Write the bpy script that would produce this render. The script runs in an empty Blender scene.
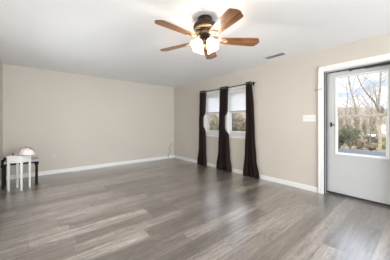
import bpy, bmesh, math, random
from mathutils import Vector, Matrix
S = bpy.context.scene
C = S.collection
PI = math.pi
rad = math.radians

# ---------------------------------------------------------------- camera
YAW = rad(39.7)
FWD = Vector((math.sin(YAW), math.cos(YAW), 0)); RGT = Vector((math.cos(YAW), -math.sin(YAW), 0))
cd = bpy.data.cameras.new('camera'); cam = bpy.data.objects.new('camera', cd); C.objects.link(cam)
cam.location = (0, 0, 1.19); cam.rotation_euler = (PI/2, 0, -YAW)
cd.sensor_width = 36; cd.lens = 36*193/390; cd.shift_y = -6.5/390
cd.clip_start = .05; cd.clip_end = 600
S.camera = cam

# ---------------------------------------------------------------- view
S.view_settings.view_transform = 'Standard'; S.view_settings.look = 'None'
S.view_settings.exposure = 0.43; S.view_settings.gamma = 1; S.view_settings.use_curve_mapping = False

# ---------------------------------------------------------------- sky
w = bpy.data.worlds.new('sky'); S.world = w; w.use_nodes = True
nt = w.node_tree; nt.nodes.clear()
def nn(t, k, **kw):
    n = t.nodes.new(k)
    for a, b in kw.items(): setattr(n, a, b)
    return n
tc = nn(nt, 'ShaderNodeTexCoord'); mp = nn(nt, 'ShaderNodeMapping'); mp.inputs['Scale'].default_value = (1, 1, 2.6)
no = nn(nt, 'ShaderNodeTexNoise'); no.inputs['Scale'].default_value = 9; no.inputs['Detail'].default_value = 6
cr = nn(nt, 'ShaderNodeValToRGB'); cr.color_ramp.elements[0].position = .36; cr.color_ramp.elements[1].position = .50
cr.color_ramp.elements[0].color = (.50, .62, .86, 1); cr.color_ramp.elements[1].color = (.86, .88, .93, 1)
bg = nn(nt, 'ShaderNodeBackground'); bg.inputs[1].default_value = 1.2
wo = nn(nt, 'ShaderNodeOutputWorld')
nt.links.new(tc.outputs['Generated'], mp.inputs[0]); nt.links.new(mp.outputs[0], no.inputs['Vector'])
nt.links.new(no.outputs['Fac'], cr.inputs[0]); nt.links.new(cr.outputs[0], bg.inputs[0]); nt.links.new(bg.outputs[0], wo.inputs[0])

# the high sky is brighter than the low sky over the trees
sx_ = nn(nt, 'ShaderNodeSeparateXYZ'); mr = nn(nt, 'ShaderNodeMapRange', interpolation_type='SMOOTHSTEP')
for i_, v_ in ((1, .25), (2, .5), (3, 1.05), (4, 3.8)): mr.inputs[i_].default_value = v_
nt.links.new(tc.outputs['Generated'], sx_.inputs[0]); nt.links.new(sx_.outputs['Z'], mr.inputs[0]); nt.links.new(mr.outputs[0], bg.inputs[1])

# ---------------------------------------------------------------- sun, and added fill lights inside made-up windows out of view
sd = bpy.data.lights.new('sun', 'SUN'); sd.energy = 1.1; sd.angle = rad(1.5); sd.color = (1, .90, .76)
so = bpy.data.objects.new('sun', sd); C.objects.link(so)
so.rotation_euler = Vector((.72, -.28, -.62)).to_track_quat('-Z', 'Y').to_euler()
def area(name, loc, d, sx, sy, e, col=(1, 1, 1)):
    l = bpy.data.lights.new(name, 'AREA'); l.shape = 'RECTANGLE'; l.size = sx; l.size_y = sy; l.energy = e; l.color = col
    o = bpy.data.objects.new(name, l); C.objects.link(o); o.location = loc
    o.rotation_euler = Vector(d).to_track_quat('-Z', 'Y').to_euler(); return o
area('added_rear_fill', (1.6, -3.90, 1.25), (-.1, 1, .30), 3.0, 1.7, 235, (.91, .962, 1))  # added fill light that brightens the room from behind the camera
area('added_left_fill', (-.49, 3.2, 1.0), (1, .2, .42), 1.9, 1.2, 15, (.93, .97, 1))  # added fill light for the right wall and the far ceiling

# ---------------------------------------------------------------- materials
def mat(name, col, rough=.6, metal=0, spec=.5, noise=None, bump=None, **kw):
    m = bpy.data.materials.new(name); m.use_nodes = True; t = m.node_tree
    b = t.nodes['Principled BSDF']; b.inputs['Base Color'].default_value = (*col, 1)
    b.inputs['Roughness'].default_value = rough; b.inputs['Metallic'].default_value = metal
    b.inputs['Specular IOR Level'].default_value = spec
    for k, v in kw.items(): b.inputs[k].default_value = v
    tc = nn(t, 'ShaderNodeTexCoord')
    if noise:
        sc, lo, hi = noise
        n = nn(t, 'ShaderNodeTexNoise'); n.inputs['Scale'].default_value = sc; n.inputs['Detail'].default_value = 5
        r = nn(t, 'ShaderNodeValToRGB'); r.color_ramp.elements[0].position = .3; r.color_ramp.elements[1].position = .7
        r.color_ramp.elements[0].color = (*[c*lo for c in col], 1); r.color_ramp.elements[1].color = (*[min(1, c*hi) for c in col], 1)
        t.links.new(tc.outputs['Object'], n.inputs['Vector']); t.links.new(n.outputs['Fac'], r.inputs[0]); t.links.new(r.outputs[0], b.inputs['Base Color'])
    if bump:
        n = nn(t, 'ShaderNodeTexNoise'); n.inputs['Scale'].default_value = bump[0]; n.inputs['Detail'].default_value = 3
        bp = nn(t, 'ShaderNodeBump'); bp.inputs['Strength'].default_value = bump[1]; bp.inputs['Distance'].default_value = .002
        t.links.new(tc.outputs['Object'], n.inputs['Vector']); t.links.new(n.outputs['Fac'], bp.inputs['Height']); t.links.new(bp.outputs[0], b.inputs['Normal'])
    return m
M = {}
M['wall'] = mat('beige_wall_paint', (.595, .550, .492), .85, spec=.2, noise=(1.5, .985, 1.015), bump=(180, .15))
M['ceiling'] = mat('white_ceiling_paint', (.86, .86, .87), .9, spec=.1, noise=(3, .99, 1.01), bump=(120, .2))
M['trim'] = mat('white_trim_paint', (.80, .795, .785), .45, noise=(2, .99, 1.01))
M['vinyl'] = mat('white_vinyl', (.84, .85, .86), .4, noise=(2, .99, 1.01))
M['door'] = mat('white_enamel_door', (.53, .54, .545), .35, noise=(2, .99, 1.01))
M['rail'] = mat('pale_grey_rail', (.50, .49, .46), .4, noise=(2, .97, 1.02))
M['seal'] = mat('dark_weatherstrip', (.05, .05, .05), .5, noise=(20, .8, 1.2))
M['jamb'] = mat('grey_jamb', (.30, .30, .30), .45, noise=(8, .9, 1.1))
M['gasket'] = mat('black_gasket', (.03, .03, .03), .5, noise=(20, .9, 1.1))
M['black_metal'] = mat('black_metal', (.012, .011, .011), .35, .6, noise=(20, .8, 1.2))
M['bronze'] = mat('dark_bronze', (.050, .032, .024), .32, .75, noise=(14, .7, 1.3))
M['brass'] = mat('antique_brass', (.55, .43, .27), .28, 1, noise=(30, .7, 1.1))
M['chrome'] = mat('nickel', (.75, .73, .70), .2, 1, noise=(20, .95, 1.05))
M['plate'] = mat('ivory_plastic', (.80, .79, .76), .35, noise=(4, .99, 1.01))
M['plate_beige'] = mat('beige_plastic', (.62, .57, .51), .4, noise=(4, .98, 1.02))
M['slot'] = mat('socket_slot_dark', (.12, .11, .10), .6, noise=(4, .9, 1.1))
M['latchbar'] = mat('beige_painted_metal', (.42, .38, .33), .5, noise=(10, .95, 1.05))
M['cable'] = mat('grey_cable_jacket', (.16, .14, .12), .5, noise=(20, .9, 1.1))
M['white_wood'] = mat('white_painted_wood', (.87, .87, .85), .4, noise=(5, .985, 1.015))
M['grey_wood'] = mat('pale_grey_painted_wood', (.42, .41, .40), .5, noise=(6, .95, 1.05))
M['black_wood'] = mat('black_painted_wood', (.016, .015, .015), .75, spec=.2, noise=(9, .8, 1.3))
M['pink'] = mat('pale_pink_shell', (.74, .60, .59), .5, noise=(14, .93, 1.1))
M['helmet_white'] = mat('white_shell', (.86, .84, .82), .35, noise=(9, .97, 1.03))
M['helmet_dark'] = mat('brown_helmet_edge', (.16, .11, .10), .5, noise=(20, .8, 1.2))
M['bottle'] = mat('dark_bottle_glass', (.05, .04, .04), .2, noise=(30, .9, 1.1))
M['vent_dark'] = mat('duct_dark', (.012, .012, .012), .8, noise=(10, .9, 1.1))
M['vent'] = mat('vent_white_enamel', (.70, .70, .70), .5, noise=(10, .98, 1.02))
M['bark_pale'] = mat('pale_bark', (.40, .33, .24), .9, noise=(5, .55, 1.35))
M['bark_grey'] = mat('grey_brown_bark', (.24, .20, .16), .9, noise=(6, .6, 1.4))
M['twig'] = mat('sunlit_pale_twigs', (.47, .41, .35), .9, noise=(3, .6, 1.3))
M['leaf_dark'] = mat('dark_evergreen_leaf', (.075, .085, .04), .7, noise=(3, .45, 1.7))
M['leaf_olive'] = mat('olive_leaf', (.25, .25, .10), .8, noise=(3, .6, 1.5))
M['leaf_tan'] = mat('dry_tan_leaf', (.23, .18, .11), .85, noise=(2.5, .45, 1.5))
M['leaf_brown'] = mat('dry_brown_leaf', (.125, .105, .065), .85, noise=(2.5, .45, 1.6))
M['siding'] = mat('white_siding', (.9, .9, .9), .7, noise=(2, .98, 1.02))
M['roofing'] = mat('pale_grey_shingle', (.55, .55, .56), .8, noise=(6, .9, 1.1))
M['asphalt'] = mat('blue_grey_asphalt', (.060, .066, .078), .9, noise=(8, .85, 1.15))
M['exterior'] = mat('exterior_cladding', (.6, .58, .54), .8, noise=(2, .95, 1.05))

def glass_mat(name, refl=.08, tint=(.97, .98, .98)):
    m = bpy.data.materials.new(name); m.use_nodes = True; t = m.node_tree; t.nodes.clear()
    o = nn(t, 'ShaderNodeOutputMaterial'); mx = nn(t, 'ShaderNodeMixShader'); tr = nn(t, 'ShaderNodeBsdfTransparent'); gl = nn(t, 'ShaderNodeBsdfGlossy')
    fr = nn(t, 'ShaderNodeLayerWeight'); fr.inputs[0].default_value = .12
    n = nn(t, 'ShaderNodeTexNoise'); n.inputs['Scale'].default_value = .6
    r = nn(t, 'ShaderNodeMapRange'); r.inputs[3].default_value = .0; r.inputs[4].default_value = .01
    gl.inputs['Roughness'].default_value = .02; tr.inputs[0].default_value = (*tint, 1)
    t.links.new(n.outputs['Fac'], r.inputs[0]); t.links.new(r.outputs[0], gl.inputs['Roughness'])
    t.links.new(fr.outputs['Fresnel'], mx.inputs[0]); t.links.new(tr.outputs[0], mx.inputs[1]); t.links.new(gl.outputs[0], mx.inputs[2]); t.links.new(mx.outputs[0], o.inputs[0])
    return m
M['glass'] = glass_mat('window_glass')

def translucent_mat(name, col, tcol, fac, rough=.8, transp=0, scale=40):
    m = bpy.data.materials.new(name); m.use_nodes = True; t = m.node_tree; b = t.nodes['Principled BSDF']; o = t.nodes['Material Output']
    b.inputs['Roughness'].default_value = rough; b.inputs['Specular IOR Level'].default_value = .2
    tc = nn(t, 'ShaderNodeTexCoord'); n = nn(t, 'ShaderNodeTexNoise'); n.inputs['Scale'].default_value = scale
    r = nn(t, 'ShaderNodeValToRGB'); r.color_ramp.elements[0].color = (*[c*.9 for c in col], 1); r.color_ramp.elements[1].color = (*[min(1, c*1.1) for c in col], 1)
    tl = nn(t, 'ShaderNodeBsdfTranslucent'); tl.inputs[0].default_value = (*tcol, 1); mx = nn(t, 'ShaderNodeMixShader'); mx.inputs[0].default_value = fac
    t.links.new(tc.outputs['Object'], n.inputs['Vector']); t.links.new(n.outputs['Fac'], r.inputs[0]); t.links.new(r.outputs[0], b.inputs['Base Color'])
    t.links.new(b.outputs[0], mx.inputs[1]); t.links.new(tl.outputs[0], mx.inputs[2])
    if transp:
        m2 = nn(t, 'ShaderNodeMixShader'); m2.inputs[0].default_value = transp; tr = nn(t, 'ShaderNodeBsdfTransparent')
        t.links.new(mx.outputs[0], m2.inputs[1]); t.links.new(tr.outputs[0], m2.inputs[2]); t.links.new(m2.outputs[0], o.inputs[0])
    else: t.links.new(mx.outputs[0], o.inputs[0])
    return m
M['curtain'] = translucent_mat('dark_brown_curtain_cloth', (.030, .019, .018), (.46, .36, .35), .42)
M['shade'] = translucent_mat('white_shade_cloth', (.92, .92, .93), (1, 1, 1), .68)
M['frost'] = translucent_mat('frosted_lamp_glass', (.85, .78, .62), (1, .88, .64), .6, .3, .5, 12)
def emis(name, col, st):
    m = bpy.data.materials.new(name); m.use_nodes = True; b = m.node_tree.nodes['Principled BSDF']
    b.inputs['Base Color'].default_value = (*col, 1); b.inputs['Emission Color'].default_value = (*col, 1); b.inputs['Emission Strength'].default_value = st
    return m
M['bulb'] = emis('warm_bulb', (1, .84, .60), 3)

# plank floor
def plank_floor():
    m = bpy.data.materials.new('grey_wood_plank_floor'); m.use_nodes = True; t = m.node_tree; b = t.nodes['Principled BSDF']; L = t.links.new
    tc = nn(t, 'ShaderNodeTexCoord'); sep = nn(t, 'ShaderNodeSeparateXYZ'); L(tc.outputs['Object'], sep.inputs[0])
    def ma(op, a, b_=None, c=None):
        n = nn(t, 'ShaderNodeMath', operation=op)
        for i, v in enumerate((a, b_, c)):
            if v is None: continue
            if isinstance(v, (int, float)): n.inputs[i].default_value = v
            else: L(v, n.inputs[i])
        return n.outputs[0]
    W, LEN = .172, 1.22
    ry = ma('DIVIDE', ma('SUBTRACT', sep.outputs['Y'], .66), W); row = ma('FLOOR', ry)
    wn = nn(t, 'ShaderNodeTexWhiteNoise', noise_dimensions='1D'); L(row, wn.inputs['W'])
    rx = ma('ADD', ma('DIVIDE', sep.outputs['X'], LEN), ma('MULTIPLY', wn.outputs['Value'], 7.3)); colm = ma('FLOOR', rx)
    cb = nn(t, 'ShaderNodeCombineXYZ'); L(row, cb.inputs[0]); L(colm, cb.inputs[1])
    w2 = nn(t, 'ShaderNodeTexWhiteNoise', noise_dimensions='3D'); L(cb.outputs[0], w2.inputs['Vector'])
    # grain, offset per plank
    off = nn(t, 'ShaderNodeVectorMath', operation='SCALE'); L(w2.outputs['Color'], off.inputs[0]); off.inputs['Scale'].default_value = 40
    add = nn(t, 'ShaderNodeVectorMath', operation='ADD'); L(tc.outputs['Object'], add.inputs[0]); L(off.outputs[0], add.inputs[1])
    mp = nn(t, 'ShaderNodeMapping'); mp.inputs['Scale'].default_value = (1.7, 26, 1); L(add.outputs[0], mp.inputs[0])
    g = nn(t, 'ShaderNodeTexNoise'); g.inputs['Scale'].default_value = 1; g.inputs['Detail'].default_value = 6; g.inputs['Roughness'].default_value = .6; g.inputs['Distortion'].default_value = .6; L(mp.outputs[0], g.inputs['Vector'])
    mp2 = nn(t, 'ShaderNodeMapping'); mp2.inputs['Scale'].default_value = (1.2, 9, 1); L(add.outputs[0], mp2.inputs[0])
    wv = nn(t, 'ShaderNodeTexNoise'); wv.inputs['Scale'].default_value = 1.3; wv.inputs['Detail'].default_value = 3; wv.inputs['Distortion'].default_value = 1.5; L(mp2.outputs[0], wv.inputs['Vector'])
    rings = ma('FRACT', ma('MULTIPLY', wv.outputs['Fac'], 9))
    base = nn(t, 'ShaderNodeValToRGB'); e = base.color_ramp.elements
    e[0].position = 0; e[0].color = (.10, .082, .070, 1); e[1].position = 1; e[1].color = (.265, .234, .212, 1)
    mid = e.new(.55); mid.color = (.18, .152, .134, 1)
    L(w2.outputs['Value'], base.inputs[0])
    val = ma('ADD', ma('MULTIPLY', ma('SUBTRACT', g.outputs['Fac'], .5), 2.7), ma('MULTIPLY', ma('SUBTRACT', rings, .5), .65))
    val = ma('ADD', val, 1.0)
    mul = nn(t, 'ShaderNodeVectorMath', operation='SCALE'); L(base.outputs[0], mul.inputs[0]); L(val, mul.inputs['Scale'])
    # seams
    fy = ma('FRACT', ry); fx = ma('FRACT', rx)
    ey = ma('MINIMUM', fy, ma('SUBTRACT', 1, fy)); ex = ma('MINIMUM', fx, ma('SUBTRACT', 1, fx))
    sy = ma('LESS_THAN', ey, .014); sx = ma('LESS_THAN', ex, .0022); seam = ma('MAXIMUM', sy, sx)
    mx = nn(t, 'ShaderNodeMix', data_type='RGBA'); L(ma('MULTIPLY', seam, .75), mx.inputs[0]); L(mul.outputs[0], mx.inputs[6]); mx.inputs[7].default_value = (.06, .05, .045, 1)
    L(mx.outputs[2], b.inputs['Base Color'])
    L(ma('ADD', .27, ma('MULTIPLY', g.outputs['Fac'], .12)), b.inputs['Roughness'])
    bp = nn(t, 'ShaderNodeBump'); bp.inputs['Strength'].default_value = .18; bp.inputs['Distance'].default_value = .002
    L(ma('SUBTRACT', g.outputs['Fac'], seam), bp.inputs['Height']); L(bp.outputs[0], b.inputs['Normal'])
    b.inputs['Specular IOR Level'].default_value = .8
    b.inputs['Coat Weight'].default_value = 1.0; b.inputs['Coat Roughness'].default_value = .30; b.inputs['Coat IOR'].default_value = 1.8
    return m
M['floor'] = plank_floor()

def blade_wood():
    m = bpy.data.materials.new('walnut_blade_wood'); m.use_nodes = True; t = m.node_tree; b = t.nodes['Principled BSDF']; L = t.links.new
    tc = nn(t, 'ShaderNodeTexCoord'); mp = nn(t, 'ShaderNodeMapping'); mp.inputs['Scale'].default_value = (3, 34, 6)
    n = nn(t, 'ShaderNodeTexNoise'); n.inputs['Scale'].default_value = 1; n.inputs['Detail'].default_value = 5; n.inputs['Distortion'].default_value = .8
    r = nn(t, 'ShaderNodeValToRGB'); e = r.color_ramp.elements; e[0].position = .32; e[0].color = (.07, .026, .012, 1); e[1].position = .68; e[1].color = (.34, .155, .065, 1)
    L(tc.outputs['Object'], mp.inputs[0]); L(mp.outputs[0], n.inputs['Vector']); L(n.outputs['Fac'], r.inputs[0]); L(r.outputs[0], b.inputs['Base Color'])
    b.inputs['Roughness'].default_value = .3
    return m
M['blade'] = blade_wood()

def ground_mat():
    m = bpy.data.materials.new('dry_grass_and_leaf_litter'); m.use_nodes = True; t = m.node_tree; b = t.nodes['Principled BSDF']; L = t.links.new
    tc = nn(t, 'ShaderNodeTexCoord')
    n = nn(t, 'ShaderNodeTexNoise'); n.inputs['Scale'].default_value = .35; n.inputs['Detail'].default_value = 8; n.inputs['Roughness'].default_value = .7
    r = nn(t, 'ShaderNodeValToRGB'); e = r.color_ramp.elements; e[0].position = .34; e[0].color = (.08, .065, .035, 1); e[1].position = .64; e[1].color = (.25, .195, .13, 1)
    q = e.new(.47); q.color = (.13, .105, .06, 1)
    L(tc.outputs['Object'], n.inputs['Vector']); L(n.outputs['Fac'], r.inputs[0]); L(r.outputs[0], b.inputs['Base Color']); b.inputs['Roughness'].default_value = .95
    return m
M['ground'] = ground_mat()

# ---------------------------------------------------------------- mesh helpers
def bx(bm, x0, x1, y0, y1, z0, z1):
    vs = [bm.verts.new((x, y, z)) for x in (x0, x1) for y in (y0, y1) for z in (z0, z1)]
    for f in ((0, 1, 3, 2), (4, 6, 7, 5), (0, 4, 5, 1), (2, 3, 7, 6), (0, 2, 6, 4), (1, 5, 7, 3)): bm.faces.new([vs[i] for i in f])
    return vs
def tube(bm, pts, rs, n=8, cap=True):
    pts = [Vector(p) for p in pts]
    if isinstance(rs, (int, float)): rs = [rs]*len(pts)
    rings = []; up = None
    for i, p in enumerate(pts):
        d = (pts[min(i+1, len(pts)-1)] - pts[max(i-1, 0)]).normalized()
        if up is None: up = Vector((0, 0, 1)) if abs(d.z) < .9 else Vector((1, 0, 0))
        a = d.cross(up).normalized(); bb = d.cross(a).normalized(); up = a.cross(d).normalized() if a.length else up
        rings.append([bm.verts.new(p + (a*math.cos(2*PI*k/n) + bb*math.sin(2*PI*k/n))*rs[i]) for k in range(n)])
    for r0, r1 in zip(rings, rings[1:]):
        for k in range(n): bm.faces.new((r0[k], r0[(k+1) % n], r1[(k+1) % n], r1[k]))
    if cap: bm.faces.new(rings[0]); bm.faces.new(rings[-1][::-1])
def lathe(bm, prof, n=24, M4=None, cx=0, cy=0):
    rings = []
    for r, z in prof:
        rr = [Vector((cx + r*math.cos(2*PI*k/n), cy + r*math.sin(2*PI*k/n), z)) for k in range(n)]
        if M4: rr = [M4 @ v for v in rr]
        rings.append([bm.verts.new(v) for v in rr])
    for r0, r1 in zip(rings, rings[1:]):
        for k in range(n): bm.faces.new((r0[k], r0[(k+1) % n], r1[(k+1) % n], r1[k]))
    return rings
def obj(name, bm, m, parent=None, smooth=False, bevel=0, solid=0):
    bmesh.ops.recalc_face_normals(bm, faces=bm.faces)
    me = bpy.data.meshes.new(name); bm.to_mesh(me); bm.free()
    o = bpy.data.objects.new(name, me); C.objects.link(o); me.materials.append(m)
    if smooth:
        for p in me.polygons: p.use_smooth = True
    if bevel:
        b = o.modifiers.new('b', 'BEVEL'); b.width = bevel; b.segments = 2; b.limit_method = 'ANGLE'
    if solid:
        s = o.modifiers.new('s', 'SOLIDIFY'); s.thickness = solid; s.offset = 0
    if parent: o.parent = parent
    return o
def tag(o, label=None, cat=None, group=None, kind=None):
    if label: o['label'] = label
    if cat: o['category'] = cat
    if group: o['group'] = group
    if kind: o['kind'] = kind
    return o
def thing(name, label, cat, loc=(0, 0, 0), rz=0, group=None):
    o = bpy.data.objects.new(name, None); C.objects.link(o); o.location = loc; o.rotation_euler = (0, 0, rz); o.empty_display_size = .1
    return tag(o, label, cat, group)
def rel(bm, loc):          # mesh drawn in room coordinates -> coordinates of a thing standing at loc
    bmesh.ops.translate(bm, verts=bm.verts, vec=-Vector(loc)); return bm
def struct(name, bm, m, label, cat, **kw): return tag(obj(name, bm, m, **kw), label, cat, kind='structure')
nb = bmesh.new

# ---------------------------------------------------------------- room shell
X0, X1, Y0, Y1, H = -.515, 3.75, -4.0, 5.66, 2.44
T = .18
DY0, DY1, DZ = .20, 1.118, 2.076            # door opening
WY0, WY1, WZ0, WZ1 = 2.57, 4.06, .93, 2.02  # window opening
bm = nb(); bx(bm, X0-T, X1+T, Y0-T, Y1+T, -.12, 0); struct('floor', bm, M['floor'], 'grey-brown wood plank floor running across the room', 'floor')
bm = nb(); bx(bm, X0-T, X1+T, Y0-T, Y1+T, H, H+.15); struct('ceiling', bm, M['ceiling'], 'white painted ceiling', 'ceiling')
bm = nb(); LW = (2.25, 4.15, .4, 1.6); bx(bm, X0-T, X0, Y0, LW[0], 0, H); bx(bm, X0-T, X0, LW[1], Y1, 0, H); bx(bm, X0-T, X0, LW[0], LW[1], 0, LW[2]); bx(bm, X0-T, X0, LW[0], LW[1], LW[3], H); struct('wall_left', bm, M['wall'], 'beige wall at the left edge beside the white stool', 'wall')
bm = nb(); bx(bm, X0-T, X1+T, Y1, Y1+T, 0, H); struct('wall_back', bm, M['wall'], 'long blank beige wall at the far side of the room', 'wall')
bm = nb()
bx(bm, X1, X1+T, WY1, Y1, 0, H); bx(bm, X1, X1+T, WY0, WY1, 0, WZ0); bx(bm, X1, X1+T, WY0, WY1, WZ1, H)
bx(bm, X1, X1+T, DY1, WY0, 0, H); bx(bm, X1, X1+T, DY0, DY1, DZ, H); bx(bm, X1, X1+T, Y0, DY0, 0, H)
struct('wall_right', bm, M['wall'], 'beige wall with the curtained window and the white door', 'wall')
bm = nb(); RX0, RX1, RZ0, RZ1 = .1, 3.1, .4, 2.1
bx(bm, X0-T, RX0, Y0-T, Y0, 0, H); bx(bm, RX1, X1+T, Y0-T, Y0, 0, H); bx(bm, RX0, RX1, Y0-T, Y0, 0, RZ0); bx(bm, RX0, RX1, Y0-T, Y0, RZ1, H)
struct('wall_rear', bm, M['wall'], 'beige wall behind the viewer with an added wide window', 'wall')
# baseboards with a small chamfered cap
def base(name, x0, x1, y0, y1, side, label):
    bm = nb(); bx(bm, x0, x1, y0, y1, 0, .075)
    q = .006
    if side == 'x-': bx(bm, x0, x1-q, y0, y1, .075, .09)
    if side == 'x+': bx(bm, x0+q, x1, y0, y1, .075, .09)
    if side == 'y+': bx(bm, x0, x1, y0+q, y1, .075, .09)
    if side == 'y-': bx(bm, x0, x1, y0, y1-q, .075, .09)
    return struct(name, bm, M['trim'], label, 'baseboard', bevel=.002)
b_ = .014
base('baseboard_left', X0, X0+b_, Y0, Y1, 'x-', 'white baseboard along the left wall')
base('baseboard_back', X0+b_, X1-b_, Y1-b_, Y1, 'y+', 'white baseboard along the far blank wall')
base('baseboard_right', X1-b_, X1, DY1+.078, Y1, 'x+', 'white baseboard under the curtained window up to the door')
base('baseboard_rear', X0+b_, X1, Y0, Y0+b_, 'y-', 'white baseboard along the wall behind the viewer')

# added rear window behind the viewer, made up to go with the rear fill
bm = nb()
for a, b in ((RX0, RX0+.05), (RX1-.05, RX1), (1.07, 1.12), (2.08, 2.13)): bx(bm, a, b, Y0-.12, Y0-.05, RZ0, RZ1)
bx(bm, RX0, RX1, Y0-.12, Y0-.05, RZ0, RZ0+.05); bx(bm, RX0, RX1, Y0-.12, Y0-.05, RZ1-.05, RZ1)
wr = struct('added_rear_window', bm, M['vinyl'], 'added unseen wide white framed window behind the viewer', 'window')
bm = nb(); bx(bm, RX0+.05, RX1-.05, Y0-.09, Y0-.084, RZ0+.05, RZ1-.05); obj('pane', bm, M['glass'], wr)

bm = nb()  # added left window, unseen, made up to account for the left fill
for a, b in ((LW[0], LW[0]+.05), (LW[1]-.05, LW[1]), (3.175, 3.225)): bx(bm, X0-.12, X0-.06, a, b, LW[2], LW[3])
bx(bm, X0-.12, X0-.06, LW[0], LW[1], LW[2], LW[2]+.05); bx(bm, X0-.12, X0-.06, LW[0], LW[1], LW[3]-.05, LW[3])
wl = struct('added_left_window', bm, M['vinyl'], 'added unseen white framed window in the left wall beside the viewer', 'window')
bm = nb(); bx(bm, X0-.095, X0-.089, LW[0]+.05, LW[1]-.05, LW[2]+.05, LW[3]-.05); obj('pane', bm, M['glass'], wl)

# ---------------------------------------------------------------- curtained double window
MUL0, MUL1 = 3.215, 3.315
bm = nb(); cw = .065; cx0 = X1-.016
bx(bm, cx0, X1, WY0-cw, WY0, WZ0, WZ1+cw); bx(bm, cx0, X1, WY1, WY1+cw, WZ0, WZ1+cw); bx(bm, cx0, X1, WY0, WY1, WZ1, WZ1+cw)
bx(bm, X1, X1+.13, MUL0, MUL1, WZ0, WZ1); bx(bm, cx0, X1, MUL0, MUL1, WZ0, WZ1)
bx(bm, X1-.045, X1+.10, WY0-cw-.02, WY1+cw+.02, WZ0-.028, WZ0)
bx(bm, cx0, X1, WY0-cw, WY1+cw, WZ0-.028-.07, WZ0-.028)
bx(bm, X1, X1+.13, WY0, WY0+.008, WZ0, WZ1); bx(bm, X1, X1+.13, WY1-.008, WY1, WZ0, WZ1); bx(bm, X1, X1+.13, WY0, WY1, WZ1-.008, WZ1)
struct('trim_1', bm, M['trim'], 'white casing, sill and mullion around the double window', 'window trim', bevel=.002)
def hung_window(name, y0, y1, label):
    bm = nb(); x0, x1 = X1+.055, X1+.13; e = .03
    bx(bm, x0, x1, y0, y0+e, WZ0, WZ1-.008); bx(bm, x0, x1, y1-e, y1, WZ0, WZ1-.008); bx(bm, x0, x1, y0+e, y1-e, WZ0, WZ0+e); bx(bm, x0, x1, y0+e, y1-e, WZ1-.008-e, WZ1-.008)
    w_ = struct(name, bm, M['vinyl'], label, 'window', bevel=.002)
    zm = 1.475
    for nm, z0, z1, xa in (('lower_sash', WZ0+e, zm+.02, x0+.005), ('upper_sash', zm-.02, WZ1-.008-e, x0+.038)):
        bm = nb(); a, b = y0+e, y1-e; s = .042; xb = xa+.03
        bx(bm, xa, xb, a, a+s, z0, z1); bx(bm, xa, xb, b-s, b, z0, z1); bx(bm, xa, xb, a+s, b-s, z0, z0+s); bx(bm, xa, xb, a+s, b-s, z1-s, z1)
        sh = obj(nm, bm, M['vinyl'], w_, bevel=.002)
        bm = nb(); g = .007
        bx(bm, xa+.009, xa+.021, a+s, a+s+g, z0+s, z1-s); bx(bm, xa+.009, xa+.021, b-s-g, b-s, z0+s, z1-s)
        obj('gasket', bm, M['gasket'], sh)
        bm = nb(); bx(bm, xa+.012, xa+.018, a+s, b-s, z0+s, z1-s); obj('pane', bm, M['glass'], sh)
    bm = nb(); lathe(bm, [(0, 0), (.02, 0), (.02, .012), (.012, .016), (0, .016)], 14, Matrix.Translation((x0+.012, (y0+y1)/2, zm+.02))); bx(bm, x0+.0, x0+.02, (y0+y1)/2-.006, (y0+y1)/2+.04, zm+.033, zm+.040)
    obj('sash_lock', bm, M['chrome'], w_)
    return w_
hung_window('window_1', MUL1, WY1-.008, 'farther of the two double-hung windows between the dark curtains')
hung_window('window_2', WY0+.008, MUL0, 'nearer of the two double-hung windows between the dark curtains')
def shade(y0, y1, label):
    t = thing('window_shade', label, 'window shade', (X1+.035, (y0+y1)/2, WZ1-.01), group='white shades half lowered in the double window')
    L0 = t.location.copy()
    bm = nb(); bx(bm, X1+.034, X1+.0365, y0+.012, y1-.012, 1.50, 1.985); obj('shade_cloth', rel(bm, L0), M['shade'], t)
    bm = nb(); bx(bm, X1+.029, X1+.041, y0+.012, y1-.012, 1.478, 1.50); obj('bottom_rail', rel(bm, L0), M['rail'], t, bevel=.003)
    bm = nb(); bx(bm, X1+.012, X1+.05, y0+.004, y1-.004, 1.965, 2.008); obj('head_rail', rel(bm, L0), M['vinyl'], t, bevel=.003)
shade(MUL1, WY1-.008, 'white shade half lowered in the farther window, beside the leftmost curtain')
shade(WY0+.008, MUL0, 'white shade half lowered in the nearer window, beside the rightmost curtain')

# ---------------------------------------------------------------- curtain rod and curtains
ROD = (3.665, 2.075)
t = thing('curtain_rod', 'thin black metal curtain rod above the double window', 'curtain rod', (ROD[0], 3.33, ROD[1]))
bm = nb(); tube(bm, [(ROD[0], 2.46, ROD[1]), (ROD[0], 4.13, ROD[1])], .009, 12); obj('rod', rel(bm, t.location), M['black_metal'], t, smooth=True)
for ye, s in ((2.46, -1), (4.13, 1)):
    bm = nb(); R4 = Matrix.Translation((ROD[0], ye, ROD[1])) @ Matrix.Rotation(-s*PI/2, 4, 'X')
    lathe(bm, [(0, 0), (.013, 0), (.013, .012), (.009, .016), (.014, .022), (.024, .036), (.025, .048), (.015, .064), (.005, .072), (0, .076)], 16, R4)
    obj('finial', rel(bm, t.location), M['black_metal'], t, smooth=True)
for yb in (2.475, 3.36, 4.10):
    bm = nb(); tube(bm, [(X1, yb, ROD[1]-.01), (ROD[0], yb, ROD[1]-.012)], .006, 8); bx(bm, X1-.005, X1, yb-.014, yb+.014, ROD[1]-.045, ROD[1]+.025)
    tube(bm, [(ROD[0]-.012, yb, ROD[1]-.002), (ROD[0]-.006, yb, ROD[1]-.0125), (ROD[0]+.006, yb, ROD[1]-.0125), (ROD[0]+.012, yb, ROD[1]-.002)], .004, 6)
    obj('bracket', rel(bm, t.location), M['black_metal'], t)

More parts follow.
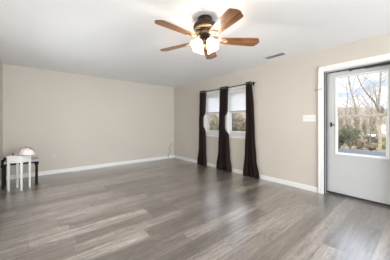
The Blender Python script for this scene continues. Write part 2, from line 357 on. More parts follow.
def lerp_tab(tab, z):
    for (z0, v0), (z1, v1) in zip(tab, tab[1:]):
        if z0 >= z >= z1:
            k = (z0-z)/(z0-z1); k = k*k*(3-2*k); return v0 + (v1-v0)*k
    return tab[-1][1]
def curtain(label, left, right, nf, seed, ph):
    rnd = random.Random(seed)
    ztop, zbot = 2.115, .012
    loc = Vector((ROD[0], (left[0][1]+right[0][1])/2, 0))
    t = thing('curtain', label, 'curtain', loc, group='dark brown curtains')
    bm = nb(); NU, NV = 90, 60; grid = []
    for j in range(NV+1):
        z = ztop + (zbot-ztop)*j/NV; yl, yr = lerp_tab(left, z), lerp_tab(right, z); row = []
        k = j/NV
        amp = .034 + .012*k
        for i in range(NU+1):
            u = i/NU
            uu = u + .018*math.sin(7*u+seed+2.2*k)*k
            y = yl + (yr-yl)*uu
            x = ROD[0] + amp*math.cos(uu*nf*2*PI+ph) + .012*k*math.sin(uu*13+seed*2+3*k)
            if k > .9: x += .012*(k-.9)*10*math.sin(uu*9+seed)
            x = min(x, X1-.022)
            if j == NV: z = zbot - .0 + .006*math.sin(uu*17+seed)
            row.append(bm.verts.new((x, y, z)))
        grid.append(row)
    for a, b in zip(grid, grid[1:]):
        for i in range(NU): bm.faces.new((a[i], a[i+1], b[i+1], b[i]))
    obj('fabric', rel(bm, loc), M['curtain'], t, smooth=True, solid=.003)
    # grommets where the cloth crosses the rod
    for q in range(2*nf):
        uu = ((q+.5)*PI - ph)/(nf*2*PI) % 1
        if not .02 < uu < .98: continue
        y = left[0][1] + (right[0][1]-left[0][1])*uu
        s = -math.sin(uu*nf*2*PI+ph)
        dy = (right[0][1]-left[0][1]); dx = .034*nf*2*PI*s
        n = Vector((-dy, dx, 0)).normalized()
        bm = nb(); R4 = Matrix.Translation((ROD[0], y, ROD[1])) @ n.to_track_quat('Z', 'Y').to_matrix().to_4x4()
        rg = lathe(bm, [(.0135, -.005), (.0225, -.005), (.0235, 0), (.0225, .005), (.0135, .005), (.012, 0)], 18, R4)
        for k in range(18): bm.faces.new((rg[-1][k], rg[-1][(k+1) % 18], rg[0][(k+1) % 18], rg[0][k]))
        g = obj('grommet', rel(bm, loc), M['chrome'], t, smooth=True); g['label'] = 'shiny nickel grommet'
curtain('dark brown curtain panel at the far side of the window, nearest the room corner',
        [(2.115, 4.19), (1.2, 4.19), (.5, 4.21), (.012, 4.31)], [(2.115, 3.965), (1.50, 3.985), (1.36, 4.09), (1.14, 4.10), (.98, 3.985), (.4, 3.97), (.012, 3.93)], 4, 1, .4)
curtain('dark brown curtain panel hanging between the two window halves, middle of the three',
        [(2.115, 3.405), (1.2, 3.42), (.55, 3.46), (.012, 3.55)], [(2.115, 3.155), (1.50, 3.165), (1.36, 3.26), (1.08, 3.27), (.90, 3.13), (.4, 3.10), (.012, 3.04)], 4, 2, 1.1)
curtain('dark brown curtain panel at the near side of the window, closest to the white door',
        [(2.115, 2.60), (1.2, 2.60), (.55, 2.63), (.012, 2.68)], [(2.115, 2.47), (1.5, 2.42), (.9, 2.40), (.4, 2.36), (.012, 2.27)], 4, 3, 2.2)

# ---------------------------------------------------------------- door
XD = 3.88                                   # room-side face of the door leaf
bm = nb(); cwd = .076; xa = X1-.018
bx(bm, xa, X1, DY1, DY1+cwd, 0, DZ+cwd); bx(bm, xa, X1, DY0-cwd, DY0, 0, DZ+cwd); bx(bm, xa, X1, DY0, DY1, DZ, DZ+cwd)
bx(bm, xa-.006, xa, DY1+cwd-.02, DY1+cwd, 0, DZ+cwd); bx(bm, xa-.006, xa, DY0-cwd, DY0-cwd+.02, 0, DZ+cwd); bx(bm, xa-.006, xa, DY0-cwd, DY1+cwd, DZ+cwd-.02, DZ+cwd)
struct('trim_2', bm, M['trim'], 'white casing around the glazed door', 'door trim', bevel=.002)
dr = bpy.data.objects.new('door_1', None); C.objects.link(dr); dr.location = (XD, (DY0+DY1)/2, 0)
tag(dr, 'white half-glazed door with trees showing through its glass', 'door', kind='structure'); DL = dr.location.copy()
bm = nb(); bx(bm, X1, X1+T, DY0, DY1, DZ-.012, DZ); bx(bm, X1, X1+T, DY0, DY0+.012, 0, DZ-.012); obj('door_frame', rel(bm, DL), M['trim'], dr)
bm = nb(); bx(bm, X1+.0, X1+T, DY1-.006, DY1, 0, DZ-.012); j = obj('door_jamb', rel(bm, DL), M['jamb'], dr); j['label'] = 'grey door jamb'
bm = nb(); bx(bm, X1+.004, X1+.022, DY1-.018, DY1-.006, .0, DZ-.012); bx(bm, XD-.012, XD-.002, DY0+.01, DY1-.006, DZ-.030, DZ-.012); bx(bm, XD-.022, XD-.004, DY1-.016, DY1-.006, 0, DZ-.03)
obj('weatherstrip', rel(bm, DL), M['seal'], dr)
# leaf with the glass opening
GY0, GY1, GZ0, GZ1 = .358, .976, .688, 1.955
LY0, LY1, LZ0, LZ1 = DY0+.014, DY1-.010, .035, DZ-.026
XE = XD+.04
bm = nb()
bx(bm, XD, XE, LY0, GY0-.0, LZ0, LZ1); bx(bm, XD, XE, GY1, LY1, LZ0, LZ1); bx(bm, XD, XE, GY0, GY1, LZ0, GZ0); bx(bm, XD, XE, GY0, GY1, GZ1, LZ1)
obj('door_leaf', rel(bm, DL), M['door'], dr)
bm = nb()   # moulded frame round the glass, rounded edge
s = .020; g0, g1, h0, h1 = GY0-.012, GY1+.012, GZ0-.012, GZ1+.012; xf = XD-.010
bx(bm, xf, XE, g0, g0+s, h0, h1); bx(bm, xf, XE, g1-s, g1, h0, h1); bx(bm, xf, XE, g0+s, g1-s, h0, h0+s); bx(bm, xf, XE, g0+s, g1-s, h1-s, h1)
obj('glazing_frame', rel(bm, DL), M['vinyl'], dr, bevel=.006)
ZM = 1.312
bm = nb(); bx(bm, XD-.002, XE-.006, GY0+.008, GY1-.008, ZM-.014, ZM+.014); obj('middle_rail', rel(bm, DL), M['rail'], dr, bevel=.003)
bm = nb()   # lower insert sash
a, b = GY0+.008, GY1-.008; q = .016
bx(bm, XD-.004, XD+.012, a, a+q, GZ0+.008, ZM-.014); bx(bm, XD-.004, XD+.012, b-q, b, GZ0+.008, ZM-.014); bx(bm, XD-.004, XD+.012, a+q, b-q, GZ0+.008, GZ0+.008+q)
obj('insert_sash', rel(bm, DL), M['vinyl'], dr, bevel=.003)
bm = nb(); bx(bm, XD+.018, XD+.022, GY0+.006, GY1-.006, ZM, GZ1-.006); obj('upper_pane', rel(bm, DL), M['glass'], dr)
bm = nb(); bx(bm, XD+.006, XD+.010, GY0+.02, GY1-.02, GZ0+.02, ZM); obj('lower_pane', rel(bm, DL), M['glass'], dr)
bm = nb()   # thin raised lines of the lower panel
for z in (GZ0-.05, GZ0-.075): bx(bm, XD-.004, XD, GY0-.09, GY1+.09, z-.003, z+.003)
bx(bm, XD-.005, XD, LY0, LY1, .085, .095)
obj('panel_moulding', rel(bm, DL), M['door'], dr, bevel=.0015)
bm = nb(); bx(bm, XD-.006, XD+.03, LY0, LY1, .006, .036); obj('door_sweep', rel(bm, DL), M['gasket'], dr)
bm = nb(); bx(bm, XD, X1+T, DY0, DY1, 0, .006); obj('threshold', rel(bm, DL), M['jamb'], dr)
bm = nb(); yh, zh = 1.045, 1.172   # latch
bx(bm, XD-.006, XD, yh-.012, yh+.012, zh-.038, zh+.038); tube(bm, [(XD-.004, yh, zh), (XD-.03, yh, zh)], .008, 10); tube(bm, [(XD-.03, yh+.006, zh), (XD-.034, yh-.02, zh-.002), (XD-.032, yh-.055, zh-.006)], [.009, .007, .006], 8)
l = obj('latch_handle', rel(bm, DL), M['black_metal'], dr, bevel=.002); l['label'] = 'small black latch handle'
bm = nb(); zc = DZ-.040   # closer
tube(bm, [(XD-.03, .22, zc), (XD-.03, .60, zc)], .014, 12); tube(bm, [(XD-.03, .60, zc), (XD-.03, .78, zc)], .005, 8); bx(bm, XD-.036, XD, .77, .80, zc-.012, zc+.012)
c_ = obj('door_closer', rel(bm, DL), M['seal'], dr, smooth=False); c_['label'] = 'dark closer tube'

# ---------------------------------------------------------------- plates on the walls
def plate_thing(name, label, cat, loc, normal, w, h, m, build, group=None):
    t = thing(name, label, cat, loc, math.atan2(normal[1], normal[0]), group=group)   # local +X points into the room
    bm = nb(); bx(bm, 0, .006, -w/2, w/2, -h/2, h/2); obj('cover_plate', bm, m, t, bevel=.002)
    build(t); return t
def sw4(t):
    for k in range(4):
        y = (k-1.5)*.046
        bm = nb(); bx(bm, .006, .0075, y-.006, y+.006, -.013, .013); f = obj('switch_slot', bm, M['rail'], t)
        bm = nb(); vs = bx(bm, .0075, .020, y-.004, y+.004, -.006, .006)
        for v in vs:
            if v.co.x > .01: v.co.z += .006
        obj('toggle', bm, M['plate'], f)
plate_thing('light_switch', 'white plate of four light switches on the beige wall left of the door', 'light switch', (X1, 1.338, 1.285), (-1, 0), .21, .118, M['plate'], sw4)
def outl(t):
    for z in (.02, -.02):
        bm = nb(); bx(bm, .006, .008, -.016, .016, z-.014, z+.014); s_ = obj('socket', bm, M['plate_beige'], t, bevel=.003)
        bm = nb(); bx(bm, .008, .0085, -.008, -.006, z-.004, z+.006); bx(bm, .008, .0085, .006, .008, z-.004, z+.006); bx(bm, .008, .0085, -.002, .002, z-.010, z-.006); obj('slot', bm, M['slot'], s_)
def coax(t):
    bm = nb(); R4 = Matrix.Rotation(PI/2, 4, 'Y'); lathe(bm, [(0, .006), (.008, .006), (.008, .012), (.005, .012), (.005, .02), (0, .02)], 12, R4); obj('jack', bm, M['slot'], t)
plate_thing('wall_outlet', 'pale outlet on the far wall just right of the white stool', 'outlet', (.34, Y1, .41), (0, -1), .075, .118, M['plate_beige'], outl)
plate_thing('wall_outlet', 'pale outlet on the far wall, in its right half', 'outlet', (2.68, Y1, .42), (0, -1), .075, .118, M['plate_beige'], outl)
plate_thing('wall_outlet', 'pale outlet on the window wall between room corner and curtain', 'outlet', (X1, 4.84, .44), (-1, 0), .075, .118, M['plate_beige'], outl)
plate_thing('cable_jack', 'small pale jack plate low on the far wall beside the stool', 'wall jack', (.165, Y1, .215), (0, -1), .06, .075, M['plate_beige'], coax)
# loose cable
bm = nb()
pts = [(3.50, Y1-.022, .10), (3.505, Y1-.03, .15), (3.56, Y1-.05, .21), (3.575, Y1-.05, .26), (3.50, Y1-.045, .32), (3.53, Y1-.05, .37), (3.60, Y1-.04, .43), (3.61, Y1-.035, .50)]
pts = [(3.50, Y1-.03, .004), (3.50, Y1-.022, .05)] + pts
sm = []
for i in range(len(pts)-1):
    p0, p1, p2, p3 = [Vector(pts[max(0, min(len(pts)-1, i+k))]) for k in (-1, 0, 1, 2)]
    for k in range(5):
        u = k/5; sm.append(.5*((2*p1)+(-p0+p2)*u+(2*p0-5*p1+4*p2-p3)*u*u+(-p0+3*p1-3*p2+p3)*u**3))
sm.append(Vector(pts[-1])); tube(bm, sm, .0055, 8)
t = thing('loose_cable', 'thin dark cable end curling up the far wall near the corner', 'cable', (3.5, Y1-.03, 0))
obj('cable_jacket', rel(bm, t.location), M['cable'], t, smooth=True)
bm = nb(); tube(bm, [sm[-1], sm[-1]+Vector((.002, .002, .028))], .008, 10); obj('connector', rel(bm, t.location), M['slot'], t)
# thin latch bar by the door casing
t = thing('latch_bar', 'thin beige latch bar fixed across the left door casing', 'latch', (X1, 1.19, 1.77))
bm = nb(); bx(bm, X1-.034, X1-.026, 1.135, 1.245, 1.763, 1.779); obj('bar', rel(bm, t.location), M['latchbar'], t, bevel=.002)
bm = nb(); bx(bm, X1-.034, X1, 1.225, 1.245, 1.757, 1.785); obj('mount', rel(bm, t.location), M['latchbar'], t, bevel=.002)

# ---------------------------------------------------------------- ceiling vent
t = thing('ceiling_vent', 'white metal air vent with dark slots in the ceiling', 'vent', (3.42, 1.80, H))
bm = nb(); w2, l2 = .075, .19
bx(bm, -w2, -w2+.022, -l2, l2, -.006, 0); bx(bm, w2-.022, w2, -l2, l2, -.006, 0); bx(bm, -w2+.022, w2-.022, -l2, -l2+.022, -.006, 0); bx(bm, -w2+.022, w2-.022, l2-.022, l2, -.006, 0)
obj('frame', bm, M['vent'], t, bevel=.002)
bm = nb(); bx(bm, -w2+.022, w2-.022, -l2+.022, l2-.022, -.0015, 0); obj('backing', bm, M['vent_dark'], t)
for k in range(3):
    bm = nb(); x = -.028+k*.028; vs = bx(bm, x-.003, x+.001, -l2+.022, l2-.022, -.0075, -.0015)
    for v in vs:
        if v.co.z < -.004: v.co.x -= .006
    obj('slat', bm, M['vent'], t)

# ---------------------------------------------------------------- ceiling fan
FL = Vector((0, 0, H)) + FWD*2.29 + RGT*.118
fan = thing('ceiling_fan', 'five-blade brown wooden ceiling fan with lit frosted glass shades', 'ceiling fan', FL)
bm = nb(); lathe(bm, [(0, 0), (.080, 0), (.086, -.010), (.086, -.040), (.080, -.055), (0, -.055)], 40); obj('canopy', bm, M['bronze'], fan, smooth=True)
bm = nb(); lathe(bm, [(0, -.050), (.082, -.052), (.112, -.066), (.134, -.088), (.138, -.112), (.134, -.126), (.12, -.130), (0, -.130)], 48); obj('motor_housing', bm, M['bronze'], fan, smooth=True)
bm = nb(); lathe(bm, [(0, -.128), (.120, -.128), (.126, -.135), (.118, -.146), (.10, -.154), (0, -.154)], 40); obj('brass_band', bm, M['brass'], fan, smooth=True)
bm = nb(); lathe(bm, [(0, -.152), (.098, -.152), (.094, -.170), (.070, -.190), (.055, -.203), (.060, -.215), (.060, -.262), (.070, -.270), (.066, -.290), (.045, -.305), (.018, -.318), (0, -.32)], 36); obj('light_kit_body', bm, M['bronze'], fan, smooth=True)
bm = nb(); lathe(bm, [(0, -.318), (.014, -.318), (.017, -.328), (.010, -.338), (0, -.342)], 20); obj('bottom_finial', bm, M['brass'], fan, smooth=True)
ZB = -.262                                   # blade plane below the ceiling
base_ang = math.atan2(RGT.y, RGT.x)
for k in range(5):
    a = base_ang + rad(5.6 + 72*k)
    Rz = Matrix.Rotation(a, 4, 'Z')
    # blade: own local frame so the grain runs along it
    bm = nb(); r0, r1 = .185, .650; prof = []
    def hw(u): return .058 + .024*min(1, u*1.25)
    N = 24; top = []
    for i in range(N+1):
        u = i/N; x = r0 + (r1-r0)*u; h = hw(u)
        if u > .91: h *= math.sqrt(max(0, 1-((u-.91)/.09)**2))*.5+.5
        if u < .06: h *= .80+.2*u/.06
        top.append((x, h))
    out = [(x, h) for x, h in top] + [(r1+.010, top[-1][1]*.7), (r1+.016, 0), (r1+.010, -top[-1][1]*.7)] + [(x, -h) for x, h in reversed(top)]
    v0 = [bm.verts.new((x, y, .003)) for x, y in out]; v1 = [bm.verts.new((x, y, -.003)) for x, y in out]
    bm.faces.new(v0); bm.faces.new(v1[::-1]); n = len(out)
    for i in range(n): bm.faces.new((v0[i], v1[i], v1[(i+1) % n], v0[(i+1) % n]))
    bl = obj('fan_blade', bm, M['blade'], fan, bevel=.0015)
    bl.matrix_local = Matrix.Translation((0, 0, ZB)) @ Rz @ Matrix.Rotation(rad(-12), 4, 'X')
    # blade iron: brass arms reaching from the motor to a forked plate under the blade
    bm = nb()
    for sgn in (-1, 1):
        tube(bm, [(.085, .012*sgn, .085), (.12, .020*sgn, .055), (.155, .030*sgn, .012), (.185, .036*sgn, -.007), (.235, .034*sgn, -.008), (.262, .018*sgn, -.008), (.275, 0, -.008)], [.008, .007, .006, .006, .006, .006, .006], 8)
    tube(bm, [(.10, 0, .070), (.150, 0, .016), (.19, 0, -.006), (.275, 0, -.008)], .005, 8)
    tube(bm, [(.185, -.036, -.007), (.185, .036, -.007)], .006, 8)
    for p in ((.205, .022), (.205, -.022), (.255, 0)): lathe(bm, [(0, -.016), (.007, -.015), (.008, -.010), (.008, -.004)], 10, Matrix.Translation((p[0], p[1], 0)))
    ir = obj('blade_iron', bm, M['brass'], fan, smooth=True)
    ir.matrix_local = Matrix.Translation((0, 0, ZB)) @ Rz @ Matrix.Rotation(rad(-12), 4, 'X')
for k in range(4):
    a = base_ang + rad(38 + 90*k)
    d = Vector((math.cos(a), math.sin(a), 0))
    tilt = rad(34)
    neck = d*.072 + Vector((0, 0, -.275)); ax = (d*math.sin(tilt) + Vector((0, 0, -math.cos(tilt)))).normalized()
    Q = Matrix.Translation(neck) @ ax.to_track_quat('Z', 'Y').to_matrix().to_4x4()
    bm = nb(); tube(bm, [d*.05+Vector((0, 0, -.262)), d*.075+Vector((0, 0, -.262)), neck], .010, 10); lathe(bm, [(.0, -.006), (.024, -.004), (.027, .012), (.026, .024), (0, .024)], 18, Q)
    arm = obj('lamp_arm', bm, M['brass'], fan, smooth=True)
    bm = nb(); N = 32; prof = [(.026, .018), (.034, .023), (.045, .038), (.052, .058), (.055, .080), (.060, .098), (.068, .108)]
    rg = lathe(bm, prof, N, Q)
    for ri, amp in ((5, .03), (6, .07)):     # fluted rim
        c = Q @ Vector((0, 0, prof[ri][1]))
        for i, v in enumerate(rg[ri]): v.co = c + (v.co-c)*(1+amp*math.cos(i/N*2*PI*8))
    obj('lamp_shade', bm, M['frost'], fan, smooth=True, solid=.003)
    bm = nb(); lathe(bm, [(0, .022), (.012, .024), (.014, .040), (.022, .058), (.023, .070), (.016, .084), (0, .090)], 16, Q); bu = obj('bulb', bm, M['bulb'], arm, smooth=True)
    ld = bpy.data.lights.new('fan_bulb_light', 'POINT'); ld.energy = 14; ld.color = (1, .94, .84); ld.shadow_soft_size = .018
    lo = bpy.data.objects.new('fan_bulb_light', ld); C.objects.link(lo); lo.location = FL + (Q @ Vector((0, 0, .100)))
for (dx, dy, ln) in ((-.025, -.045, .11), (.035, -.035, .07)):
    p = RGT*dx + FWD*dy
    bm = nb(); tube(bm, [p+Vector((0, 0, -.285)), p+Vector((0, 0, -.30-ln))], .0018, 6); lathe(bm, [(0, -.30-ln), (.006, -.304-ln), (.007, -.318-ln), (.004, -.330-ln), (0, -.332-ln)], 10, Matrix.Translation((p.x, p.y, 0)))
    obj('pull_chain', bm, M['brass'], fan)

# ---------------------------------------------------------------- small furniture by the left wall
ST = Vector((-.214, 4.728, 0)); SR = rad(-36)
t = thing('stool', 'tall narrow white wooden stool with straight square legs', 'stool', ST, SR)
hx, hy = .122, .107; lg = .014; ztop = .615
bm = nb(); bx(bm, -hx-.006, hx+.006, -hy-.006, hy+.006, ztop-.022, ztop); obj('seat', bm, M['white_wood'], t, bevel=.004)
for (nm, a) in (('apron', (-hx, hx, -hy, -hy+.014)), ('apron', (-hx, hx, hy-.014, hy)), ('apron', (-hx, -hx+.014, -hy+.014, hy-.014)), ('apron', (hx-.014, hx, -hy+.014, hy-.014))):
    bm = nb(); bx(bm, *a, .495, ztop-.022); obj(nm, bm, M['white_wood'], t, bevel=.002)
for sx in (-1, 1):
    for sy in (-1, 1):
        bm = nb(); cx, cy = sx*(hx-lg), sy*(hy-lg); vs = bx(bm, cx-lg, cx+lg, cy-lg, cy+lg, 0, .495)
        for v in vs:
            if v.co.z < .1: v.co.x = cx+(v.co.x-cx)*.8; v.co.y = cy+(v.co.y-cy)*.8
        obj('leg', bm, M['white_wood'], t, bevel=.002)
# black-legged low table behind it
TB = Vector((-.208, 5.03, 0))
t = thing('low_table', 'low black-legged table with pale grey top behind the white stool', 'table', TB)
bm = nb(); bx(bm, -.225, .265, -.13, .17, .445, .485); obj('tabletop', bm, M['grey_wood'], t, bevel=.004)
for a in ((-.20, .235, -.115, -.095), (-.20, .235, .135, .155)):
    bm = nb(); bx(bm, *a, .415, .445); obj('rail', bm, M['black_wood'], t, bevel=.002)
for a in ((-.20, -.18, -.095, .135), (.215, .235, -.095, .135)):
    bm = nb(); bx(bm, *a, .415, .445); obj('rail', bm, M['black_wood'], t, bevel=.002)
for sx in (-.235, .235):
    for sy in (-.115, .145):
        w_ = .020 if sx < 0 else .022
        bm = nb(); vs = bx(bm, sx-w_, sx+w_, sy-.018, sy+.018, 0, .445)
        lathe(bm, [(w_*1.35, .385), (w_*1.75, .41), (w_*1.35, .435)], 14, Matrix.Translation((sx, sy, 0)))
        if sx < 0:
            lathe(bm, [(.016, .44), (.017, .50), (.020, .515), (.013, .535), (0, .54)], 14, Matrix.Translation((sx-.008 if sy < 0 else sx, sy-.0, 0)))
        obj('leg', bm, M['black_wood'], t, bevel=.002)
# helmet on the stool
HL = Vector((-.105, 4.653, ztop)); t = thing('helmet', 'small pink and white domed helmet resting on the white stool', 'helmet', HL, rad(-39.7+4))
bm = nb(); N, K = 36, 14; rings = []
for j in range(K+1):
    ph = j/K*PI/2; rr = []
    for i in range(N):
        th = 2*PI*i/N
        x = .126*math.cos(ph)*math.cos(th); y = .095*math.cos(ph)*math.sin(th); z = .122*math.sin(ph)**.9 + .012
        pass
        if math.cos(th) < 0: z *= 1 + .06*math.cos(th)
        rr.append(bm.verts.new((x, y, z)))
    rings.append(rr)
for a, b in zip(rings, rings[1:]):
    for i in range(N): bm.faces.new((a[i], a[(i+1) % N], b[(i+1) % N], b[i]))
sh = obj('shell', bm, M['pink'], t, smooth=True, solid=.006)
def dome(u, v, k=1.03):                     # point just over the shell
    th, ph = u, v
    return Vector((.126*math.cos(ph)*math.cos(th)*k, .095*math.cos(ph)*math.sin(th)*k, (.122*math.sin(ph)**.9+.012)*k))
bm = nb(); tube(bm, [dome(2*PI*i/40, .03, 1.02) for i in range(41)], .004, 8); obj('rim', bm, M['pink'], t, smooth=True)
bm = nb(); tube(bm, [dome(0 if a < 90 else PI, rad(a if a < 90 else 180-a), 1.02) for a in range(6, 112, 5)], [.0075 if 50 < a < 95 else .005 for a in range(6, 112, 5)], 8); obj('ridge', bm, M['helmet_dark'], t, smooth=True)
for u0 in (-.5, -1.25, -2.0):
    bm = nb(); p = [dome(u0, rad(a), 1.01) for a in (28, 40, 52)]; tube(bm, p, [.004, .010, .004], 8); obj('air_vent', bm, M['helmet_white'], t, smooth=True)
bm = nb(); tube(bm, [dome(-.35, rad(a), 1.01) for a in (46, 58, 70)], [.006, .014, .006], 8); obj('air_vent', bm, M['helmet_dark'], t, smooth=True)
# small bottle
sb = Vector((-.302, 4.757, ztop))
t = thing('small_bottle', 'tiny dark bottle standing at the left corner of the white stool', 'bottle', sb)
bm = nb(); lathe(bm, [(0, 0), (.009, 0), (.010, .003), (.010, .022), (.005, .028), (0, .028)], 14); obj('bottle_body', bm, M['bottle'], t, smooth=True)
bm = nb(); lathe(bm, [(0, .027), (.0055, .027), (.0045, .050), (0, .051)], 12); obj('cap', bm, M['black_metal'], t, smooth=True)

# ---------------------------------------------------------------- outdoors
def hgt(x, y):
    z = -.45
    if x > 15: z -= 4.2*min(1, (x-15)/55)
    if x > 85: z += 15*min(1, (x-85)/90)**1.3
    if y > 12: z += .10*(min(y, 120)-12)*min(1, max(0, (x-3)/6))
    return z + .12*math.sin(x*.5+y*.3) * (1 if x > 16 else 0)
bm = nb(); xs = [3.93, 5, 7, 9, 11, 14] + [16+2.5*i for i in range(20)] + [70+7*i for i in range(20)]; ys = [-60+6*i for i in range(10)] + [0+2.5*i for i in range(24)] + [64+8*i for i in range(15)]
gr = [[bm.verts.new((x, y, hgt(x, y))) for y in ys] for x in xs]
for a, b in zip(gr, gr[1:]):
    for i in range(len(ys)-1): bm.faces.new((a[i], a[i+1], b[i+1], b[i]))
struct('ground', bm, M['ground'], 'dry grassy ground and low hill outside the door and window', 'ground', smooth=True)
bm = nb(); bx(bm, 7.5, 15.0, -8, 9.5, -.47, -.41); struct('driveway', bm, M['asphalt'], 'blue-grey driveway strip outside the glazed door', 'driveway')
EYE = Vector((0, 0, 1.19))
def out(px, depth):                          # where a spot outside stands: bearing and distance from the house
    p = FWD*depth + RGT*((px-195)/193*depth); return Vector((p.x, p.y, hgt(p.x, p.y)))

def grow(bm, tw, p, d, L, r, lev, rnd, maxlev, spread=.55, up=.15):
    n = 4; pts = [p]; rs = [r]; q = p.copy(); dd = d.copy()
    for i in range(n):
        dd = (dd + Vector((rnd.uniform(-1, 1), rnd.uniform(-1, 1), rnd.uniform(-.5, 1)))*.13 + Vector((0, 0, up*.25))).normalized()
        q = q + dd*L/n; pts.append(q.copy()); rs.append(r*(1-.5*(i+1)/n))
    tube(tw if lev >= 2 else bm, pts, rs, 6 if lev < 2 else 3, cap=False)
    if lev >= maxlev: return
    for k in range(rnd.choice((3, 4)) + (1 if lev == 0 else 0)):
        i = rnd.randint(1, n); a = rnd.uniform(0, 2*PI)
        nd = (dd + Vector((math.cos(a), math.sin(a), rnd.uniform(-.1, .7)))*spread*1.4).normalized()
        grow(bm, tw, pts[i], nd, L*rnd.uniform(.45, .72), rs[i]*.6, lev+1, rnd, maxlev, spread, up)
def bare_tree(label, px, depth, path, r, seed, group=None, limbs=None, maxlev=3, bark='bark_pale', tw='twig', L0=None):
    rnd = random.Random(seed); b0 = out(px, depth)
    t = thing('bare_tree', label, 'tree', b0, group=group)
    bm = nb(); tb = nb()
    pts = [b0 + RGT*a + Vector((0, 0, h)) + FWD*rnd.uniform(-.1, .1)*(1 if h > 0 else 0) for a, h in path]
    pts[0] = b0 - Vector((0, 0, .1))
    rs = [r*(1-.72*i/(len(pts)-1)) for i in range(len(pts))]
    tube(bm, pts, rs, 10, cap=False)
    Ht = path[-1][1]
    for i in range(1, len(pts)):
        for k in range(3 if limbs is None else limbs):
            u = rnd.random(); p = pts[i-1].lerp(pts[i], u)
            if p.z - b0.z < Ht*.22: continue
            a = rnd.uniform(0, 2*PI)
            grow(bm, tb, p, Vector((math.cos(a), math.sin(a), rnd.uniform(.3, 1))).normalized(), (L0 or Ht*.24)*rnd.uniform(.6, 1.1), rs[i]*.45, 1, rnd, maxlev)
    obj('trunk', rel(bm, b0), M[bark], t, smooth=True); obj('twigs', rel(tb, b0), M[tw], t)
    return t, b0
# the two pale trunks that show in the door
t, b0 = bare_tree('tall pale-barked bare tree, right-hand of two big trunks beyond the door', 380, 13, [(0, 0), (.02, 1.2), (-.08, 2.7), (.0, 4.2), (.05, 6), (.02, 8.5)], .10, 11, L0=2.0, limbs=5, maxlev=4)
bm = nb(); tb = nb(); rnd = random.Random(5)
p = b0 + RGT*-.06 + Vector((0, 0, 2.65)); pts = [p, p+RGT*-.35+Vector((0, 0, .75)), p+RGT*-.75+Vector((0, 0, 1.15)), p+RGT*-1.2+Vector((0, 0, 1.8)), p+RGT*-1.7+Vector((0, 0, 2.9))]
tube(bm, pts, [.055, .045, .036, .026, .014], 8, cap=False)
for i in range(1, 5):
    for k in range(2): grow(bm, tb, pts[i], (RGT*rnd.uniform(-1, .4)+FWD*rnd.uniform(-.5, .5)+Vector((0, 0, rnd.uniform(.2, 1)))).normalized(), 1.0, .018, 2, rnd, 3)
lb = obj('limb', rel(bm, b0), M['bark_grey'], t, smooth=True); obj('limb_twigs', rel(tb, b0), M['twig'], lb)
bare_tree('leaning pale bare tree, left-hand of two big trunks beyond the door', 364, 18, [(0, 0), (-.14, 1.2), (-.42, 2.6), (-1.0, 4.3), (-1.38, 6.0), (-1.5, 8.4)], .115, 23, L0=2.1, limbs=5, maxlev=4)
sp = [(337, 24, 5.5, 'far left edge of the door glass'), (346, 20, 6.5, 'above the dark evergreen bush'), (357, 30, 8, 'between the dark bush and the leaning tree'), (370, 26, 7.5, 'between the two big pale trunks'), (388, 21, 7, 'beside the right edge of the door glass'),
      (366, 44, 9, 'on the slope straight behind the leaning tree'), (350, 48, 9, 'far back over the dark evergreen bush'), (376, 40, 9, 'on the slope left of the white gabled house')]
for i, (px, dp, ht, w_) in enumerate(sp):
    bare_tree('thin bare tree beyond the door glass, '+w_, px, dp, [(0, 0), (.1, ht*.25), (-.05*ht*.3, ht*.5), (.04*ht, ht*.75), (0, ht)], .045+.0014*dp, 40+i, group='thin bare trees beyond the door', limbs=5, bark='bark_grey', maxlev=4)

def leafy(name, label, cat, px, depth, hw, h, m, seed, n=900, leaf=.07, group=None, off=0):
    rnd = random.Random(seed); b0 = out(px, depth)
    t = thing(name, label, cat, b0, group=group)
    bm = nb()
    for k in range(9):
        a = 2*PI*k/9; tube(bm, [(0, 0, -.05), (math.cos(a)*hw*.3, math.sin(a)*hw*.3, h*.4), (math.cos(a)*hw*.6, math.sin(a)*hw*.6, h*.8)], [.022, .014, .006], 5, cap=False)
    obj('stems', bm, M['bark_grey'], t)
    bm = nb(); lobes = [(rnd.uniform(-.5, .5)*hw, rnd.uniform(-.5, .5)*hw, rnd.uniform(.35, .72)*h, rnd.uniform(.4, .62)) for _ in range(7)] + [(0, 0, h*.4, .8)]
    for k in range(n):
        lx, ly, lz, lr = rnd.choice(lobes)
        v = Vector((rnd.gauss(0, 1), rnd.gauss(0, 1), rnd.gauss(0, 1))).normalized()*(rnd.random()**.35)*lr
        c = Vector((lx+v.x*hw, ly+v.y*hw, max(.03, lz+v.z*h*.55)))
        a = Vector((rnd.gauss(0, 1), rnd.gauss(0, 1), rnd.gauss(0, 1))).normalized(); b = a.orthogonal().normalized(); s = leaf*rnd.uniform(.6, 1.4)
        vv = [bm.verts.new(c+a*s), bm.verts.new(c+b*s*.5), bm.verts.new(c-a*s), bm.verts.new(c-b*s*.5)]; bm.faces.new(vv)
    obj('leaves', bm, M[m], t)
leafy('evergreen_bush', 'dark green evergreen bush seen low through the door glass', 'bush', 350, 13, .75, 1.75, 'leaf_dark', 1, 750, .06)
leafy('shrub', 'yellow-green shrub below the white gabled house', 'shrub', 388.5, 14.6, .6, .95, 'leaf_olive', 2, 800, .06)
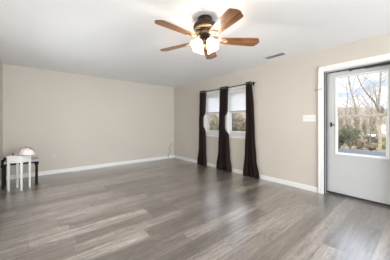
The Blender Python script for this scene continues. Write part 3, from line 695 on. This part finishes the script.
for i, (px, dp, hw, h, m, w_) in enumerate(((339, 14.5, .7, 1.3, 'leaf_brown', 'at the left edge of the door glass'), (338, 22.5, 1.1, 2.3, 'leaf_tan', 'behind the left side of the dark evergreen bush'), (358, 16.5, .65, .95, 'leaf_tan', 'just right of the dark evergreen bush'),
        (371, 15.2, .55, .72, 'leaf_tan', 'low between the two big pale trunks'), (356, 26, 1.9, 2.6, 'leaf_brown', 'farther back behind the leaning trunk'), (372, 30, 1.9, 2.0, 'leaf_brown', 'farther back between the two big trunks'), (341, 33, 2.6, 4.2, 'leaf_tan', 'farthest at the left side of the door glass'), (386, 44, 2.0, 2.2, 'leaf_tan', 'on the slope near the white gabled house'))):
    leafy('shrub', 'dry leafy shrub beyond the door, '+w_, 'shrub', px, dp, hw, h, m, 20+i, 800, .075 if dp < 22 else .12, group='dry shrubs beyond the door')
wn = ['at the left edge of the farther window', 'in the middle of the farther window', 'behind the middle curtain', 'at the left side of the nearer window', 'in the middle of the nearer window', 'beside the rightmost curtain']
wn = ['in front at the left of the farther window', 'in front at the left of the nearer window', 'second row, behind the middle curtain', 'second row, beside the rightmost curtain', 'last row, seen in the farther window', 'last row, seen in the middle of the nearer window', 'last row, beside the rightmost curtain']
for i, (px, dp, hw, h) in enumerate(((210, 13, .7, 2.2), (233, 13, .75, 2.0), (220, 17, .95, 2.6), (244, 17, .95, 2.6), (212, 23, 1.2, 3.6), (234, 23, 1.2, 3.6), (256, 23, 1.2, 3.4))):
    leafy('hedge_shrub', 'tangled brown and olive shrub outside, '+wn[i], 'shrub', px, dp, hw, h, 'leaf_brown' if i % 3 else 'leaf_tan', 60+i, 1900, .07, group='shrubs outside the curtained window')
rnd0 = random.Random(77)
seen = ['far left', 'left', 'left of the leaning trunk', 'behind the leaning trunk', 'between the big trunks', 'left of the right-hand trunk', 'behind the right-hand trunk', 'far right']
for i in range(8):
    px = 332 + 8.2*i
    leafy('thicket', 'brown leafless thicket on the far slope beyond the door glass, '+seen[i], 'thicket', px, (58+9*(i % 2)) if i < 6 else 96, 1.25, 8.2+1.6*rnd0.random()+(i % 2)*.8, 'leaf_tan', 100+i, 1500, .14, group='thickets on the far slope')
# white gabled house on the slope
hp = out(385, 75); HZ = hgt(hp.x, hp.y)
t = thing('house', 'small white gabled house far off beyond the door glass', 'house', hp, -YAW-rad(38))
bm = nb(); w2, ln, e, ap = 1.6, 4.5, 1.7, 3.3
f = [(-w2, 0), (w2, 0), (w2, e), (0, ap), (-w2, e)]
a = [bm.verts.new((x, 0, z)) for x, z in f]; b = [bm.verts.new((x, ln, z)) for x, z in f]
bm.faces.new(a); bm.faces.new(b[::-1])
for i in range(5): bm.faces.new((a[i], a[(i+1) % 5], b[(i+1) % 5], b[i]))
obj('siding', bm, M['siding'], t)
for s in (-1, 1):
    bm = nb(); q = [(s*(w2+.2), e-.16), (0, ap+.04), (0, ap+.16), (s*(w2+.2), e-.04)]
    a = [bm.verts.new((x, -.2, z)) for x, z in q]; b = [bm.verts.new((x, ln+.2, z)) for x, z in q]; bm.faces.new(a); bm.faces.new(b[::-1])
    for i in range(4): bm.faces.new((a[i], a[(i+1) % 4], b[(i+1) % 4], b[i]))
    obj('roof', bm, M['roofing'], t)
bm = nb(); bx(bm, -.22, .22, -.03, 0, 1.1, 1.6); obj('window', bm, M['slot'], t)
hp = out(369, 62)
t = thing('shed', 'low white-roofed shed far off between the two big trunks', 'shed', hp, -YAW-rad(38))
bm = nb(); bx(bm, -1.4, 1.4, 0, 2.5, 0, 1.6); obj('siding', bm, M['bark_grey'], t)
bm = nb(); a = [(-1.6, -.25, 1.5), (1.6, -.25, 1.5), (1.6, 1.25, 2.1), (-1.6, 1.25, 2.1), (1.6, 2.75, 1.5), (-1.6, 2.75, 1.5)]; v = [bm.verts.new(p) for p in a]; bm.faces.new(v[:4]); bm.faces.new((v[3], v[2], v[4], v[5])); obj('roof', bm, M['siding'], t, solid=.1)
